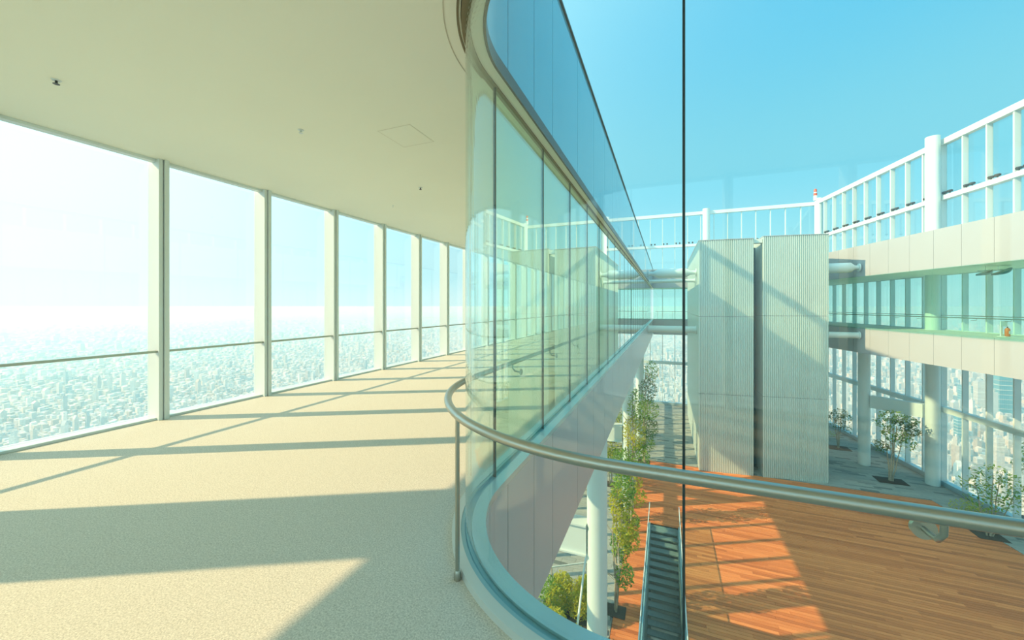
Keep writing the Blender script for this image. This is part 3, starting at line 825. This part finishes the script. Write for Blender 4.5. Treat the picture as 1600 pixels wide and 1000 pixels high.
# ------------------------------------------------------------------ the city far below
ZG = -288.0
gm = MB(); R_ = 60000
gm.add([(-R_, -R_, ZG), (R_, -R_, ZG), (R_, R_, ZG), (-R_, R_, ZG)], [(0, 1, 2, 3)])
obj('terrain', gm, M['cityground'], kind='structure')
def bshape(kind):
    m = MB()
    if kind == 0:
        m.box(-.5, .5, -.5, .5, 0, 1); m.box(-.25, .1, -.2, .2, 1, 1.12); m.box(.2, .35, -.35, -.15, 1, 1.06)
    elif kind == 1:
        m.box(-.5, .5, -.5, 0, 0, 1); m.box(-.5, 0, 0, .5, 0, .7); m.box(-.3, 0, -.4, -.15, 1, 1.1)
    elif kind == 2:
        m.box(-.5, .5, -.5, .5, 0, .75); m.box(-.35, .35, -.35, .35, .75, 1); m.box(-.1, .15, -.1, .15, 1, 1.08)
    else:
        m.prism([(-.5, -.5), (.5, -.5), (.5, .5), (-.5, .5)], 0, .85)
        m.add([(-.5, -.5, .85), (.5, -.5, .85), (.5, .5, .85), (-.5, .5, .85), (-.5, 0, 1.1), (.5, 0, 1.1)], [(0, 1, 5, 4), (2, 3, 4, 5), (1, 2, 5), (3, 0, 4)])
    return mesh('city_building', m, M['city'])
BS = [bshape(k) for k in range(4)]
def shown(x, y, h):
    d = -SY * x + CY_ * y
    if d < 100: return None
    u = 800 + F_PX * (CY_ * x + SY * y) / d; v0 = HOR - (ZG - EYE) * F_PX / d; v1 = HOR - (ZG + h - EYE) * F_PX / d
    return u, v0, v1, d
rnd = random.Random(99)
cand, mass = [], MB()
HR = [(v.x, v.y) for v in (at(1566, 645, ZG), at(1531, 640, ZG), at(1508, 632, ZG), at(1560, 740, ZG), at(1500, 690, ZG))]
dist = 420.0
while dist < 9000:
    step = max(15.0, dist * .0112); off = rnd.random()
    az0, az1 = math.radians(-80), math.radians(72)
    n = int((az1 - az0) * dist / step)
    for i in range(n):
        if rnd.random() < .16: continue
        az = az0 + (az1 - az0) * (i + off + rnd.uniform(-.08, .08)) / n; dd = dist + rnd.uniform(-.08, .08) * step
        x, y = math.sin(az) * dd, math.cos(az) * dd
        w, dp = step * rnd.uniform(.35, .66), step * rnd.uniform(.35, .66)
        h = rnd.choice([6, 7, 8, 10, 13, 18]) * rnd.uniform(.8, 1.2) * (1 + (rnd.random() < .06) * 2.0) * (.75 if az < .3 else 1.4)
        rot = math.radians(rnd.choice([8, 8, 98, 30]) + rnd.uniform(-4, 4))
        if any(abs(x - hx_) < 45 and abs(y - hy_) < 45 for hx_, hy_ in HR): continue
        s = shown(x, y, h)
        vis = s and s[3] < 1500 and ((-30 < s[0] < 725 and 480 < s[1] < 712 and s[1] < 712 - .2215 * s[0] + 4) or (1296 < s[0] < 1640 and 530 < s[2] < 660 + .53 * (s[0] - 1297)) or (1012 < s[0] < 1068 and 522 < s[2] < 632))
        if vis: cand.append((h * F_PX / s[3] * w * F_PX / s[3], x, y, w, dp, h, rot, rnd.randint(0, 3), s[0]))
        else:
            c_, s_ = math.cos(rot), math.sin(rot)
            q = [(x + c_ * a * w - s_ * b * dp, y + s_ * a * w + c_ * b * dp) for a, b in ((-.5, -.5), (.5, -.5), (.5, .5), (-.5, .5))]
            vs = [(px, py, ZG) for px, py in q] + [(px, py, ZG + h) for px, py in q]
            mass.add(vs, [(0, 1, 5, 4), (1, 2, 6, 5), (2, 3, 7, 6), (3, 0, 4, 7), (4, 5, 6, 7)])
    dist += step
cand.sort(reverse=True)
ROOFS = ['flat-roofed city block', 'L-shaped city block', 'set-back city block', 'pitched-roof city building']
for k, (sz, x, y, w, dp, h, rot, kd, u_) in enumerate(cand):
    if k < 290:
        o = inst('city_building', BS[kd], None, (x, y, ZG), rot); o.scale = (w, dp, h)
        if u_ < 725:
            wi = sum(u_ > q_ for q_ in (257, 418, 526, 600, 655, 697)); tx = '%s far below, seen through the %s corridor window from left' % (ROOFS[kd], ORD[wi])
        elif u_ < 1200: tx = '%s far below, seen past the far plaza trees' % ROOFS[kd]
        else: tx = '%s far below, seen through the plaza facade %s' % (ROOFS[kd], 'beside the ribbed tower' if u_ < 1345 else 'between the two thick columns' if u_ < 1455 else 'behind the airy young tree')
        tag(o, tx, 'building', tx.replace(' far below, seen', 's seen'))
    else:
        c_, s_ = math.cos(rot), math.sin(rot)
        q = [(x + c_ * a * w - s_ * b * dp, y + s_ * a * w + c_ * b * dp) for a, b in ((-.5, -.5), (.5, -.5), (.5, .5), (-.5, .5))]
        vs = [(px, py, ZG) for px, py in q] + [(px, py, ZG + h) for px, py in q]
        mass.add(vs, [(0, 1, 5, 4), (1, 2, 6, 5), (2, 3, 7, 6), (3, 0, 4, 7), (4, 5, 6, 7)])
obj('distant_city', mass, M['city'], label='countless small pale buildings fading into haze to the horizon', cat='city', kind='stuff')
def highrise(px_, ybase, wpx, hpx, mat, label):
    d = (EYE - ZG) * F_PX / (ybase - HOR); r = (px_ - 800) / F_PX * d
    x, y = -SY * d + CY_ * r, CY_ * d + SY * r; w, h = wpx * d / F_PX, hpx * d / F_PX
    root = empty('high_rise', (x, y, ZG), label, 'building')
    m = MB(); m.box(x - w / 2, x + w / 2, y - w / 2, y + w / 2, ZG, ZG + h); obj('tower_body', m, mat, root)
    obj('roof_plant', MB().box(x - w / 3, x + w / 3, y - w / 3, y + w / 3, ZG + h, ZG + h * 1.05), M['fascia'], root)
    nb = 8
    bands = MB()
    for i in range(1, nb): bands.box(x - w / 2 - .4, x + w / 2 + .4, y - w / 2 - .4, y + w / 2 + .4, ZG + h * i / nb, ZG + h * i / nb + h * .018)
    obj('floor_band', bands, M['city'], root)
highrise(1566, 645, 15, 58, M['tealtower'], 'teal glass high-rise standing out of the city beyond the facade')
highrise(1531, 640, 10, 44, M['city'], 'pale high-rise beside the teal one beyond the facade')
highrise(1508, 632, 12, 30, M['tealtower'], 'short bluish block in the city near the pale high-rise')
highrise(1560, 740, 9, 56, M['city'], 'slender pale tower block low in the city behind the airy young tree')
highrise(1500, 690, 10, 38, M['tealtower'], 'dark blue block beyond the facade beside the tall column')

# haze over the city: a real layer of scattering air below the gallery
hm = bpy.data.materials.new('haze'); hm.use_nodes = True
n, l = hm.node_tree.nodes, hm.node_tree.links; n.clear()
vs_ = n.new('ShaderNodeVolumeScatter'); vs_.inputs['Density'].default_value = 1 / 2100; vs_.inputs['Anisotropy'].default_value = .3
vs_.inputs['Color'].default_value = (.38, .80, 1.0, 1)
mo = n.new('ShaderNodeOutputMaterial'); l.new(vs_.outputs[0], mo.inputs['Volume'])
HZ = 55000
obj('haze', MB().box(-HZ, HZ, -HZ, HZ, ZG - 1, -40), hm, label='pale blue haze lying over the distant city', cat='haze', kind='stuff')
